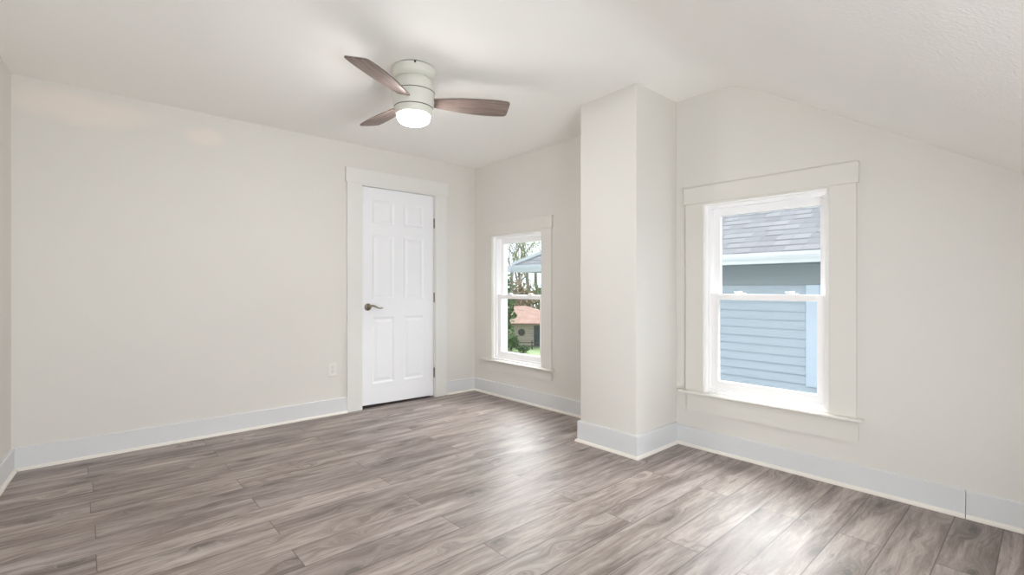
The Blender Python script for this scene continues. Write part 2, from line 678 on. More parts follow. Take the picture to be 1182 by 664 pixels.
# box added behind the door, near-black so the gap under it reads dark
bm = bmesh.new()
box(bm, DX0 - .15, DX0 - .10, YA + .14, YA + .9, 0, 2.3)
box(bm, DX1 + .10, DX1 + .15, YA + .14, YA + .9, 0, 2.3)
box(bm, DX0 - .15, DX1 + .15, YA + .85, YA + .9, 0, 2.3)
box(bm, DX0 - .15, DX1 + .15, YA + .14, YA + .9, 2.25, 2.3)
tag(obj('wall_dark_box', bm, 'dark'), 'unseen dark box added behind the door to keep its gap black', kind='structure')

# rear wall (left edge of the photo), a few degrees out of square, with a window opening added for fill
ANG = math.atan(.079)
rear = empty('wall_rear', (left_x(YA), YA, 0), -ANG)      # local -y runs toward the camera side
tag(rear, 'cream side wall beside the camera', kind='structure')
REAR_W = [(-3.98, -3.02, .48, 1.58)]
bm = bmesh.new()
LY = (YA - YK) / math.cos(ANG) + .2
pts = [.0] + sorted([v for w in REAR_W for v in w[:2]], reverse=True)
ys = sorted({0.0, -LY, *[v for w in REAR_W for v in w[:2]], *[-(YA - y) / math.cos(ANG) for y, z in PROF if -LY < -(YA - y) / math.cos(ANG) < 0]})
for a, b in zip(ys, ys[1:]):
    za = ceil_z(YA + a * math.cos(ANG)) + .02
    zb = ceil_z(YA + b * math.cos(ANG)) + .02
    mid = (a + b) / 2
    op = [w for w in REAR_W if w[0] < mid < w[1]]
    if not op:
        prism(bm, [(a, 0), (b, 0), (b, zb), (a, za)], -.16, 0)
    else:
        prism(bm, [(a, 0), (b, 0), (b, op[0][2]), (a, op[0][2])], -.16, 0)
        prism(bm, [(a, op[0][3]), (b, op[0][3]), (b, zb), (a, za)], -.16, 0)
obj('wall_panel', bm, 'wall', rear)

bm = bmesh.new()
KW = (-.22, 1.48, .28, .88)  # opening added to let the knee wall fill lamp in
box(bm, XL, KW[0], YK - .16, YK, 0, ceil_z(YK) + .02)
box(bm, KW[1], XB + .001, YK - .16, YK, 0, ceil_z(YK) + .02)
box(bm, KW[0], KW[1], YK - .16, YK, 0, KW[2])
box(bm, KW[0], KW[1], YK - .16, YK, KW[3], ceil_z(YK) + .02)
tag(obj('wall_knee', bm, 'wall'), 'low knee wall under the sloped ceiling', kind='structure')

# chimney chase between the windows
CX, CY0, CY1 = 2.668, 1.787, 2.253
bm = bmesh.new()
prism(bm, [(CY0, 0), (CY1, 0), (CY1, ceil_z(CY1) + .01), (CY0, ceil_z(CY0) + .01)], CX, XB + .01)
bmesh.ops.recalc_face_normals(bm, faces=bm.faces)
es = [e for e in bm.edges if abs(e.verts[0].co.x - CX) < 1e-4 and abs(e.verts[1].co.x - CX) < 1e-4 and abs(e.verts[0].co.z - e.verts[1].co.z) > 1]
bmesh.ops.bevel(bm, geom=es, offset=.006, segments=3, affect='EDGES', profile=.5)
o = obj('wall_chimney', bm, 'wall')
autosmooth(o, 35)
tag(o, 'square plastered chimney breast between the windows', kind='structure')


# ------------------------------------------------------------------ baseboards
def base_profile(th=.016, ht=.138):
    return [(0, 0), (th, 0), (th, ht - .004), (th - .004, ht), (0, ht)]


def run_board(name, p, q, n, cut=(), ht=.138, label=None, mitre0=0.0, mitre1=0.0):
    """board from p to q (xy) whose face looks along n; a shoe moulding runs at its foot"""
    p, q, n = Vector((*p, 0)), Vector((*q, 0)), Vector((*n, 0)).normalized()
    d = (q - p).normalized()

    def sweep(prof, m, nm, parent):
        b = bmesh.new()
        A = [b.verts.new(p - d * (mitre0 * t) + n * t + Vector((0, 0, z))) for t, z in prof]
        B = [b.verts.new(q + d * (mitre1 * t) + n * t + Vector((0, 0, z))) for t, z in prof]
        k = len(prof)
        b.faces.new(A)
        b.faces.new(list(reversed(B)))
        for i in range(k):
            b.faces.new((A[i], A[(i + 1) % k], B[(i + 1) % k], B[i]))
        return obj(nm, b, m, parent)
    r = sweep(base_profile(ht=ht), 'base', name, None)
    tag(r, label, kind='structure')
    shoe = [(.016, 0), (.030, 0), (.030, .006), (.0275, .012), (.023, .0165), (.016, .019)]
    sweep(shoe, 'shoe', 'shoe_moulding', r)
    return r


CASL, CASR = 1.747, 2.792
run_board('baseboard_left', (left_x(YA), YA), (CASL, YA), (0, -1), label='long white baseboard left of the door', mitre0=-1)
run_board('baseboard_corner', (CASR, YA), (XB, YA), (0, -1), label='short white baseboard right of the door', mitre1=-1)
run_board('baseboard_window', (XB, YA), (XB, CY1), (-1, 0), label='white baseboard under the small window', mitre0=-1, mitre1=-1, ht=.136)
run_board('baseboard_right', (XB, CY0), (XB, .280), (-1, 0), label='white baseboard under the large window', mitre0=-1, ht=.132)
run_board('baseboard_near', (XB, .2775), (XB, YK), (-1, 0), label='white baseboard length at the right picture edge', mitre1=-1, ht=.132)
run_board('baseboard_chimney', (CX, CY1), (CX, CY0), (-1, 0), label='white baseboard on chimney breast front', mitre0=1, mitre1=1, ht=.148)
run_board('baseboard_chimney_side', (CX, CY0), (XB, CY0), (0, -1), label='white baseboard on chimney breast side', mitre0=1, mitre1=-1, ht=.148)
run_board('baseboard_chimney_far', (XB, CY1), (CX, CY1), (0, 1), label='white baseboard on chimney breast far side', mitre0=-1, mitre1=1, ht=.148)
run_board('baseboard_rear', (left_x(YK), YK), (left_x(YA), YA), (math.cos(ANG), -math.sin(ANG)), label='white baseboard on the side wall', mitre0=-1, mitre1=-1)
run_board('baseboard_knee', (XB, YK), (left_x(YK), YK), (0, 1), label='white baseboard on the knee wall', mitre0=-1, mitre1=-1)


# ------------------------------------------------------------------ windows
def build_window(name, y0, y1, z0, z1, cas, head, stool, apron, origin=(0, 0, 0), rz=0.0, label=None, liner=True):
    """local frame: y along the wall, +x outward, interior wall face at x = 0"""
    r = empty(name, origin, rz)
    tag(r, label, kind='structure')
    T = .019

    def bx(nm, m, *a, bev=.002, parent=r, seg=1):
        b = bmesh.new()
        box(b, *a, bev, seg)
        return obj(nm, b, m, parent)
    # casing boards (lo = small y side, hi = large y side)
    bx('side_casing', 'trim', -T, 0, cas[0], y0 + .002, stool[3], head[2])
    bx('side_casing', 'trim', -T, 0, y1 - .002, cas[1], stool[3], head[2])
    _h = bmesh.new()
    box(_h, -T - .006, 0, head[0], head[1], head[2], head[3], .002)
    box(_h, -T, 0, y0, y1, z1 - .002, head[2])
    obj('head_casing', _h, 'trim', r)
    # stool with rounded nose
    b = bmesh.new()
    zt, zb = stool[3], stool[2]
    nose = [(.10, zb), (.10, zt), (-.045, zt), (-.052, zt - .004), (-.055, (zt + zb) / 2), (-.052, zb + .004), (-.045, zb)]
    A = [b.verts.new((x, stool[0], z)) for x, z in nose]
    B = [b.verts.new((x, stool[1], z)) for x, z in nose]
    for v in (A[0], A[1]):
        v.co.x = 0
    for v in (B[0], B[1]):
        v.co.x = 0
    k = len(nose)
    b.faces.new(A)
    b.faces.new(list(reversed(B)))
    for i in range(k):
        b.faces.new((A[i], A[(i + 1) % k], B[(i + 1) % k], B[i]))
    obj('stool', b, 'trim', r)
    # apron with clipped lower corners
    b = bmesh.new()
    c = .012
    prism(b, [(apron[0], apron[3]), (apron[0], apron[2] + c), (apron[0] + c, apron[2]), (apron[1] - c, apron[2]), (apron[1], apron[2] + c), (apron[1], apron[3])], -.017, 0)
    obj('apron', b, 'trim', r)
    # vinyl replacement unit
    b = bmesh.new()
    F = .034
    zs = stool[3]
    _b = bmesh.new()
    box(_b, -.001, .14, y0, y1, z0 - .001, zs)
    obj('sill_board', _b, 'trim', r)

    def ring(b, x0, x1, a0, a1, c0, c1, w, wb=None, wt=None, bev=.0015):
        wb = w if wb is None else wb
        wt = w if wt is None else wt
        box(b, x0, x1, a0, a0 + w, c0, c1, bev)
        box(b, x0, x1, a1 - w, a1, c0, c1, bev)
        box(b, x0, x1, a0 + w, a1 - w, c1 - wt, c1, bev)
        box(b, x0, x1, a0 + w, a1 - w, c0, c0 + wb, bev)
    ring(b, .0225, .144, y0 - .002, y1 + .002, zs, z1, .022, wb=.026, wt=.022)
    ring(b, -.004, .0235, y0 - .0015, y1 + .0015, zs, z1 + .002, .015, wb=.012, wt=.015)     # inner stop
    ring(b, .0205, .034, y0 - .001, y1 + .001, zs, z1, F, wb=.032, wt=F)
    ring(b, .128, .145, y0, y1, zs, z1, F, wb=.032, wt=F)
    obj('frame', b, 'vinyl', r)
    zm = (W['meet'] if (W := dict(meet=(z0 + z1) / 2 + .012)) else 0)
    # lower sash in the inner track
    s0, s1 = y0 + F, y1 - F
    b = bmesh.new()
    ring(b, .040, .072, s0 - .006, s1 + .006, zs + .030, zm + .019, .050, wb=.052, wt=.038)
    ls = obj('lower_sash', b, 'vinyl', r)
    b = bmesh.new()
    box(b, .064, .068, s0 + .040, s1 - .040, zs + .078, zm - .016)
    obj('glass', b, 'glass', ls)
    # upper sash in the outer track
    b = bmesh.new()
    ring(b, .084, .116, s0 - .006, s1 + .006, zm - .019, z1 - .030, .044, wb=.038, wt=.050)
    us = obj('upper_sash', b, 'vinyl', r)
    b = bmesh.new()
    box(b, .108, .112, s0 + .034, s1 - .034, zm + .016, z1 - .076)
    obj('glass', b, 'glass', us)
    # track liners above the lower sash
    b = bmesh.new()
    for yy in (y0 + .022, y1 - .022 - .004):
        box(b, .036, .080, yy, yy + .004, zm + .02, z1 - .034)
    obj('track_liner', b, 'vinyl', r)
    # two cam locks on the meeting rail
    for q in (.27, .73):
        yy = s0 + (s1 - s0) * q
        b = bmesh.new()
        box(b, .044, .080, yy - .030, yy + .030, zm + .019, zm + .026, .003, 2)
        lathe(b, [(0, 0), (.014, 0), (.014, .010), (.010, .014), (0, .014)], 16, (.060, yy, zm + .026))
        box(b, .054, .066, yy - .008, yy + .040, zm + .030, zm + .037, .003, 2)
        obj('sash_lock', b, 'vinyl', r)
    return r


build_window('window_1', .841, 1.583, .385, 1.665, (.714, 1.708), (.703, 1.722, 1.672, 1.788),
             (.682, 1.745, .368, .390), (.705, 1.697, .253, .368), origin=(XB, 0, 0),
             label='large sash window looking onto blue siding')
build_window('window_2', 3.122, 3.839, .362, 1.625, (3.0, 3.925), (2.985, 3.937, 1.636, 1.750),
             (2.976, 4.0, .346, .368), (3.0, 3.905, .257, .346), origin=(XB, 0, 0),
             label='small far sash window looking onto trees')
# unseen window added to the side wall for fill, mirrored to face outward
for nm, (a, b_, c, d), lb in (('fill_window_3', REAR_W[0], 'unseen window added in the side wall for fill light'),):
    # local y of build_window after a half turn is -y of the wall
    r = build_window(nm, -b_, -a, c, d, (-b_ - .12, -a + .12), (-b_ - .13, -a + .13, d, d + .11),
                     (-b_ - .15, -a + .15, c - .022, c), (-b_ - .12, -a + .12, c - .13, c - .022),
                     label=lb)
    r.matrix_world = Matrix.Translation((left_x(YA), YA, 0)) @ Matrix.Rotation(-ANG, 4, 'Z') @ Matrix.Rotation(math.pi, 4, 'Z')

build_window('fill_window_4', KW[0], KW[1], KW[2], KW[3], (KW[0] - .09, KW[1] + .09), (KW[0] - .1, KW[1] + .1, KW[3], KW[3] + .07),
             (KW[0] - .12, KW[1] + .12, KW[2] - .022, KW[2]), (KW[0] - .09, KW[1] + .09, KW[2] - .1, KW[2] - .022),
             origin=(0, YK, 0), rz=-math.pi / 2, label='unseen low wide window added in the knee wall for fill light')  # made-up window, the opening for the knee wall fill lamp

# sky portals: they only guide sampling of the sky through the openings
def portal(c, w, h, rot):
    d = bpy.data.lights.new('sky_portal', 'AREA')
    d.shape = 'RECTANGLE'
    d.size, d.size_y = w, h
    d.cycles.is_portal = True
    o = bpy.data.objects.new('sky_portal', d)
    COL.objects.link(o)
    o.matrix_world = Matrix.Translation(c) @ rot


RB = Vector((-1, 0, 0)).to_track_quat('-Z', 'Y').to_matrix().to_4x4()
portal((XB + .19, 1.212, 1.025), .74, 1.28, RB)
portal((XB + .19, 3.48, .995), .72, 1.26, RB)
RL = Vector((math.cos(ANG), -math.sin(ANG), 0)).to_track_quat('-Z', 'Y').to_matrix().to_4x4()
for (a, b_, c, d) in REAR_W:
    m = (a + b_) / 2
    p = Matrix.Translation((left_x(YA), YA, 0)) @ Matrix.Rotation(-ANG, 4, 'Z') @ Vector((-.15, m, (c + d) / 2))
    portal(p, b_ - a, d - c, RL)

# ------------------------------------------------------------------ door
door = empty('door_1', (DX0, YA, 0))
tag(door, 'white six panel door with lever handle', kind='structure')


def dbx(nm, m, x0, x1, y0, y1, z0, z1, bev=.002, parent=None):
    b = bmesh.new()
    box(b, x0 - DX0, x1 - DX0, y0, y1, z0, z1, bev)
    return obj(nm, b, m, parent or door)


OW_ = DX1 - DX0
dbx('side_casing', 'doortrim', CASL, DX0 + .006, -.019, 0, 0, 2.036)
dbx('side_casing', 'doortrim', DX1 - .003, CASR, -.019, 0, 0, 2.036)
b = bmesh.new()
box(b, 1.734 - DX0, 2.806 - DX0, -.025, 0, 2.034, 2.162, .002)
box(b, .006, OW_ - .003, -.019, .01, 2.0195, 2.034)
obj('head_casing', b, 'doortrim', door)
b = bmesh.new()
OW = DX1 - DX0
box(b, 0, .012, 0, .14, 0, DZ1)
box(b, OW - .010, OW, 0, .14, 0, DZ1)
box(b, .012, OW - .010, 0, .14, DZ1 - .003, DZ1 + .010)
box(b, .012, .022, .052, .062, 0, DZ1 - .003)
box(b, OW - .020, OW - .010, .052, .062, 0, DZ1 - .003)
obj('door_frame', b, 'doortrim', door)

# slab with six raised panels, built as a grid relief (front face at local y = FY)
SX0, SX1 = 1.888 - DX0, 2.650 - DX0
SZ0, SZ1 = .022, 2.016
FY, BY = .012, .047
px = [(1.996 - DX0, 2.218 - DX0), (2.318 - DX0, 2.540 - DX0)]
pz = [(.215, .825), (.985, 1.585), (1.685, 1.905)]
b = bmesh.new()
gx = sorted({SX0, SX1, *[v for p in px for v in p]})
gz = sorted({SZ0, SZ1, *[v for p in pz for v in p]})
vv = {}
def gv(x, y, z):
    k = (round(x, 5), round(y, 5), round(z, 5))
    if k not in vv:
        zz = z + ((SX1 - x) / (SX1 - SX0) * .010 - .004 if z == SZ0 else 0)
        vv[k] = b.verts.new((x, y, zz))
    return vv[k]
for i in range(len(gx) - 1):
    for j in range(len(gz) - 1):
        x0, x1, z0, z1 = gx[i], gx[i + 1], gz[j], gz[j + 1]
        if (x0, x1) in px and (z0, z1) in pz:
            # moulding: down a groove, flat, then up to the raised field
            prev = [(x0, z0), (x1, z0), (x1, z1), (x0, z1)]
            py = FY
            for ins, yy in ((.010, FY + .005), (.016, FY + .0085), (.024, FY + .0085), (.048, FY + .0025)):
                cur = [(x0 + ins, z0 + ins), (x1 - ins, z0 + ins), (x1 - ins, z1 - ins), (x0 + ins, z1 - ins)]
                for k in range(4):
                    a_, c_ = prev[k], prev[(k + 1) % 4]
                    d_, e_ = cur[(k + 1) % 4], cur[k]
                    b.faces.new((gv(a_[0], py, a_[1]), gv(c_[0], py, c_[1]), gv(d_[0], yy, d_[1]), gv(e_[0], yy, e_[1])))
                prev, py = cur, yy
            b.faces.new([gv(p[0], py, p[1]) for p in prev])
        else:
            b.faces.new((gv(x0, FY, z0), gv(x1, FY, z0), gv(x1, FY, z1), gv(x0, FY, z1)))
# edges and back
per = [(x, SZ0) for x in gx] + [(SX1, z) for z in gz[1:]] + [(x, SZ1) for x in reversed(gx[:-1])] + [(SX0, z) for z in reversed(gz[1:-1])]
for (a_, c_) in zip(per, per[1:] + per[:1]):
    b.faces.new((gv(a_[0], FY, a_[1]), gv(a_[0], BY, a_[1]), gv(c_[0], BY, c_[1]), gv(c_[0], FY, c_[1])))
b.faces.new([gv(x, BY, z) for x, z in reversed(per)])
slab = obj('door_slab', b, 'door', door)

# lever handle
hx, hz = 1.952 - DX0, .922
hd = bmesh.new()
lathe(hd, [(0, 0), (.033, 0), (.033, .004), (.030, .008), (.022, .010), (.018, .013), (.012, .016), (.0105, .040), (0, .040)], 32)
for v in hd.verts:
    x, y, z = v.co
    v.co = (hx + x, FY - z, hz + y)
handle = obj('door_handle', hd, 'nickeld', slab, smooth=True)
autosmooth(handle, 35)
lv = bmesh.new()
pts = []
for i in range(17):
    t = i / 16
    pts.append((hx - .006 + t * .132, FY - .046 - .004 * math.sin(t * 3.1), hz + .004 + .0105 * math.sin(t * 6.0) - .010 * t))
rr = [(.010 - .005 * (i / 16), .011 - .0065 * (i / 16)) for i in range(17)]
tube(lv, pts, rr, 12)
lever = obj('lever', lv, 'nickel', slab, smooth=True)

for z in (1.745, 1.0, .245):
    b = bmesh.new()
    xx = 2.6545 - DX0
    hgt = .045
    tube(b, [(xx, .003, z - hgt), (xx, .003, z + hgt)], .0065, 12)
    tube(b, [(xx, .003, z - hgt - .006), (xx, .003, z - hgt)], .0045, 10)
    tube(b, [(xx, .003, z + hgt), (xx, .003, z + hgt + .006)], .0045, 10)
    box(b, xx - .003, xx + .009, .006, .012, z - hgt, z + hgt)
    h_ = obj('hinge', b, 'nickeld', door, smooth=True)
    autosmooth(h_, 35)

# ------------------------------------------------------------------ outlet
out = empty('wall_outlet', (1.622, YA, .393))
tag(out, 'white duplex power outlet on the wall left of the door', 'outlet')
b = bmesh.new()
box(b, -.036, .036, -.007, 0, -.058, .058, .003, 2)
obj('cover_plate', b, 'plastic', out)
for s in (1, -1):
    b = bmesh.new()
    prism(b, [(.0165 * math.cos(a) if abs(math.cos(a)) < .93 else math.copysign(.0158, math.cos(a)), s * .0195 + .0145 * math.sin(a)) for a in [2 * math.pi * k / 20 for k in range(20)]], -.0095, -.006, 'y')
    rc = obj('receptacle', b, 'plastic', out)
    b = bmesh.new()
    for dx in (-.0065, .0065):
        box(b, dx - .0011, dx + .0011, -.0100, -.0090, s * .0195 - .001, s * .0195 + .007)
    lathe_b = bmesh.new()
    box(b, -.002, .002, -.0100, -.0090, s * .0195 - .0085, s * .0195 - .0045)
    lathe_b.free()
    tag(obj('slot', b, 'slot', rc), 'dark plug slots')
b = bmesh.new()
lathe(b, [(0, 0), (.003, 0), (.003, .0015), (0, .002)], 12)
for v in b.verts:
    x, y, z = v.co
    v.co = (x, -.007 - z, y)
obj('screw', b, 'nickel', out)

# ------------------------------------------------------------------ ceiling fan
FX, FYY = 1.478, 2.534
FZ = ceil_z(FYY)
fan = empty('ceiling_fan', (FX, FYY, FZ))
tag(fan, 'white flush mount ceiling fan with three weathered wood blades and lit lamp', 'ceiling fan')
b = bmesh.new()
lathe(b, [(.124, -.002), (.129, -.005), (.1285, -.020), (.126, -.040), (.118, -.054), (.102, -.064), (.095, -.068), (0, -.068)], 64)
o = obj('canopy', b, 'fanwhite', fan, smooth=True)
autosmooth(o, 40)
b = bmesh.new()
lathe(b, [(.118, 0.002), (.118, -.006)], 64)
obj('shadow_gap_ring', b, 'slot', fan)  # dark ring standing in for the shadow gap between canopy and ceiling
# keyhole on the side toward the door-side of the camera
ca = math.atan2(-FYY, -FX)
b = bmesh.new()
box(b, .1265, .1305, -.005, .005, -.016, -.003)
k = obj('mounting_slot', b, 'slot', fan)
k.rotation_euler = (0, 0, ca + .06)
b = bmesh.new()
lathe(b, [(0, -.062), (.088, -.062), (.100, -.067), (.113, -.078), (.122, -.094), (.1255, -.112), (.1260, -.150)], 64)
lathe(b, [(.1260, -.155), (.1235, -.190), (.1195, -.222), (.1145, -.243)], 64)
lathe(b, [(.1135, -.248), (.1090, -.268), (.1030, -.286), (.0985, -.290), (.09, -.288)], 64)
o = obj('motor_housing', b, 'fanwhite', fan, smooth=True)
autosmooth(o, 40)
b = bmesh.new()
lathe(b, [(.1260, -.1495), (.1225, -.1500), (.1225, -.1550), (.1260, -.1555)], 64)
tag(obj('seam_ring', b, 'ring', fan, smooth=False), 'thin dark ring above the blades')
b = bmesh.new()
lathe(b, [(.1146, -.2425), (.1105, -.2430), (.1105, -.2480), (.1136, -.2485)], 64)
tag(obj('seam_ring', b, 'ring', fan, smooth=False), 'thin dark ring below the blades')
b = bmesh.new()
lathe(b, [(.0960, -.284), (.0965, -.298), (.094, -.312), (.086, -.326), (.070, -.337), (.048, -.344), (.024, -.3475), (0, -.3485)], 64)
tag(obj('globe', b, 'globe', fan, smooth=True), 'glowing frosted white globe')

stations = [(.095, .036, .036), (.15, .045, .047), (.22, .057, .059), (.30, .068, .071), (.38, .075, .079), (.46, .079, .082),
            (.53, .079, .079), (.570, .076, .074), (.588, .073, .070), (.596, .068, .063), (.600, .058, .054)]
bl_me = None
for k in range(3):
    if bl_me is None:
        b = bmesh.new()
        T = .0035
        rings = []
        for r_, wl, wr in stations:
            r_ = .095 + (r_ - .095) * .95
            row = []
            for s, zz in ((-wl, -T), (-wl * .5, -T - .002), (wr * .5, -T - .002), (wr, -T), (wr, T), (wr * .5, T + .0), (-wl * .5, T + .0), (-wl, T)):
                row.append(b.verts.new((r_, s, zz)))
            rings.append(row)
        for A_, B_ in zip(rings, rings[1:]):
            for i in range(8):
                b.faces.new((A_[i], A_[(i + 1) % 8], B_[(i + 1) % 8], B_[i]))
        b.faces.new(rings[0])
        b.faces.new(list(reversed(rings[-1])))
        o = obj('blade', b, 'blade', fan)
        bl_me = o.data
    else:
        o = link('blade', bl_me, None, fan)
    base = math.atan2(.7458, .6659)      # forward direction of the camera in the plan
    th = [13, 133, 253][k]
    # plan angle: 0 deg = image right, 90 deg = away from the camera
    ang = math.radians(th) + math.atan2(-.6659, .7458)
    o.rotation_euler = (math.radians(-15), 0, ang)
    o.location = (0, 0, -.200)

fan.scale = (1, 1, .95)

# ------------------------------------------------------------------ outside: ground
GZ = -4.0
bm = bmesh.new()
box(bm, XB + .3, 150, -90, 150, GZ - .3, GZ)
tag(obj('lawn', bm, 'grass'), 'green mown lawn between the houses', kind='structure')

# ------------------------------------------------------------------ neighbour house
nb = empty('neighbor_house', (6.0, 0, GZ))
tag(nb, 'blue lap sided house with grey hipped shingle roof beside the large window', 'house')
NX0, NX1, NY0, NY1 = 6.0, 13.0, -6.0, 5.6
EZ = 1.36            # eave height (soffit)
OV = .50


def nobj(name, b, m, **k):
    o = obj(name, b, m, nb, **k)
    o.location = (-6.0, 0, -GZ)
    return o


b = bmesh.new()
lap = .100
z = EZ - .23
while z > GZ + .2:
    zb = max(z - lap, GZ)
    prism(b, [(NX0 - .027, zb), (NX0 - .004, z), (NX0 + .05, z), (NX0 + .05, zb)], NY0, NY1, 'y')
    z -= lap
box(b, NX0 + .04, NX1, NY0, NY1, GZ, EZ)
nobj('siding', b, 'siding')
b = bmesh.new()
box(b, NX0 - .035, NX0 + .01, NY0, NY1, EZ - .12, EZ)
box(b, NX0 - .025, NX0 + .01, NY0, NY1, EZ - .235, EZ - .12)
nobj('frieze_board', b, 'frieze')
b = bmesh.new()
box(b, NX0 - OV + .02, NX0, NY0 - OV, NY1 + OV, EZ, EZ + .02)
box(b, NX0, NX1 + OV, NY1, NY1 + OV, EZ, EZ + .02)
nobj('soffit', b, 'frieze')
# gutter: K profile along the eave
b = bmesh.new()
gp = [(0, 0), (-.075, 0), (-.085, .030), (-.105, .055), (-.118, .080), (-.118, .115), (-.108, .115), (-.108, .095), (0, .095)]
prism(b, [(NX0 - OV + .02 + x, EZ - .005 + z) for x, z in gp], NY0 - OV, NY1 + OV, 'y')
nobj('gutter', b, 'gutter')
b = bmesh.new()
box(b, NX0 - OV - .09, NX1 + OV, NY1 + OV - .01, NY1 + OV + .10, EZ, EZ + .11)
nobj('gutter', b, 'gutter')
# hip roof planes: local x along eave, y up the slope
P = .55
half = (NX1 - NX0) / 2 + OV
ex0, ex1, ey0, ey1 = NX0 - OV - .03, NX1 + OV, NY0 - OV, NY1 + OV + .03
ridge_x = (ex0 + ex1) / 2
rz = EZ + .115 + P * (ridge_x - ex0)
hw = ridge_x - ex0


def roof_plane(p3, right, m='shingle', name='roof_plane', par=None, off=(-6.0, 0, -GZ), th=.03):
    p3 = [Vector(p) for p in p3]
    X = Vector(right).normalized()
    N = (p3[1] - p3[0]).cross(p3[2] - p3[0]).normalized()
    Y = N.cross(X).normalized()
    if Y.z < 0:
        Y = -Y
        N = X.cross(Y)
    if N.z < 0:
        X = -X
        N = X.cross(Y)
    Mx = Matrix((X, Y, N)).transposed().to_4x4()
    Mx.translation = p3[0]
    inv = Mx.inverted()
    loc = [inv @ p for p in p3]
    b = bmesh.new()
    prism(b, [(p.x, p.y) for p in loc], -th, 0, 'z')
    o = obj(name, b, m, par or nb)
    o.matrix_local = Matrix.Translation(off) @ Mx
    return o


e0, e1, e2, e3 = (ex0, ey0, EZ + .115), (ex0, ey1, EZ + .115), (ex1, ey1, EZ + .115), (ex1, ey0, EZ + .115)
r0, r1 = (ridge_x, ey0 + hw, rz), (ridge_x, ey1 - hw, rz)
roof_plane([e0, e1, r1, r0], (0, 1, 0))
roof_plane([e1, e2, r1], (1, 0, 0))
roof_plane([e2, e3, r0, r1], (0, 1, 0))
roof_plane([e3, e0, r0], (1, 0, 0))
# hip cap
b = bmesh.new()
tube(b, [e1, r1], .05, 6)
nobj('hip_cap', b, 'gutter')
# pale window trim of the neighbour at the right of the view
b = bmesh.new()
ty0 = 1.815
box(b, NX0 - .045, NX0 + .01, ty0 - .13, ty0, 0.01, EZ - .23, .004)
box(b, NX0 - .045, NX0 + .01, ty0 - 1.0, ty0 - .13, EZ - .33, EZ - .23, .004)
box(b, NX0 - .045, NX0 + .01, ty0 - 1.0, ty0 - .13, .01, .11, .004)
box(b, NX0 - .045, NX0 + .01, ty0 - 1.13, ty0 - 1.0, 0.01, EZ - .23, .004)
wt = nobj('window_trim', b, 'bluetrim')
b = bmesh.new()
box(b, NX0 - .03, NX0 - .02, ty0 - 1.0, ty0 - .13, 0.11, EZ - .33)
obj('pane', b, 'darkglass', wt)

# ------------------------------------------------------------------ far outbuilding and trees, seen through the small window
def W(px_, py_, Z):
    """world point for a sight line and depth; used only to choose where the distant things stand"""
    R = (px_ - 591) / 558 * Z
    return Vector((R * .7458 + Z * .6659, -R * .6659 + Z * .7458, H + (332 - py_) / 558 * Z))


def garage():
    Z = 42.0
    c = W(604, 398, Z)
    fwd = math.atan2(.7458, .6659)
    r = empty('garage', (c.x, c.y, GZ), fwd - math.pi / 2)      # local x = image right, y = away
    tag(r, 'tan brick outbuilding with terracotta roof across the lawn', 'outbuilding')
    wz = 1.90
    b = bmesh.new()
    box(b, -4.0, 1.0, 0, 5, 0, wz)
    box(b, 1.7, 4.0, 0, 5, 0, wz)
    box(b, 1.0, 1.7, 0, 5, wz - .15, wz)
    box(b, 1.0, 1.7, 0.4, 5, 0, wz)
    obj('wall', b, 'tan', r)
    b = bmesh.new()
    # low hipped roof
    A = [(-4.5, -.5, wz), (4.5, -.5, wz), (4.5, 5.5, wz), (-4.5, 5.5, wz)]
    vs = [b.verts.new(p) for p in A] + [b.verts.new((x, y, z + .12)) for x, y, z in A] + [b.verts.new((-1.0, 2.5, wz + 1.50)), b.verts.new((.35, 2.5, wz + 1.50))]
    for f in ((0, 1, 2, 3), (0, 1, 5, 4), (1, 2, 6, 5), (2, 3, 7, 6), (3, 0, 4, 7), (4, 5, 9, 8), (5, 6, 9), (6, 7, 8, 9), (7, 4, 8)):
        b.faces.new([vs[i] for i in f])
    obj('roof', b, 'tile', r)
    b = bmesh.new()
    box(b, 0.92, 2.0, -.03, .06, 0, wz - .12)
    obj('garage_door', b, 'darkglass', r)
    b = bmesh.new()
    lathe(b, [(0, 0), (.30, 0), (.30, .05), (.2, .08), (0, .09)], 20)
    for v in b.verts:
        x, y, z = v.co
        v.co = (-.15 + x, -z, 1.22 + y)
    obj('wall_plaque', b, 'fence', r)
    return r


garage()

hs = W(613, 352, 63)
r = empty('distant_house', (hs.x, hs.y, GZ), math.atan2(.7458, .6659) - math.pi / 2)
tag(r, 'pale house with white chimney behind the terracotta roof', 'house')
b = bmesh.new()
box(b, .2, 6, 1, 7, 0, 2.4)
obj('wall', b, 'white', r)
b = bmesh.new()
vs = [b.verts.new(p) for p in ((-.2, .5, 2.4), (6.4, .5, 2.4), (6.4, 7.5, 2.4), (-.2, 7.5, 2.4), (.6, 4, 3.1), (6, 4, 3.1))]
for f in ((0, 1, 2, 3), (0, 1, 5, 4), (1, 2, 5), (2, 3, 4, 5), (3, 0, 4)):
    b.faces.new([vs[i] for i in f])
obj('roof', b, 'gutter', r)
b = bmesh.new()
box(b, -.55, .35, .0, .9, 0, 3.2)
box(b, -.62, .42, -.07, .97, 3.2, 3.36)
obj('chimney', b, 'white', r)


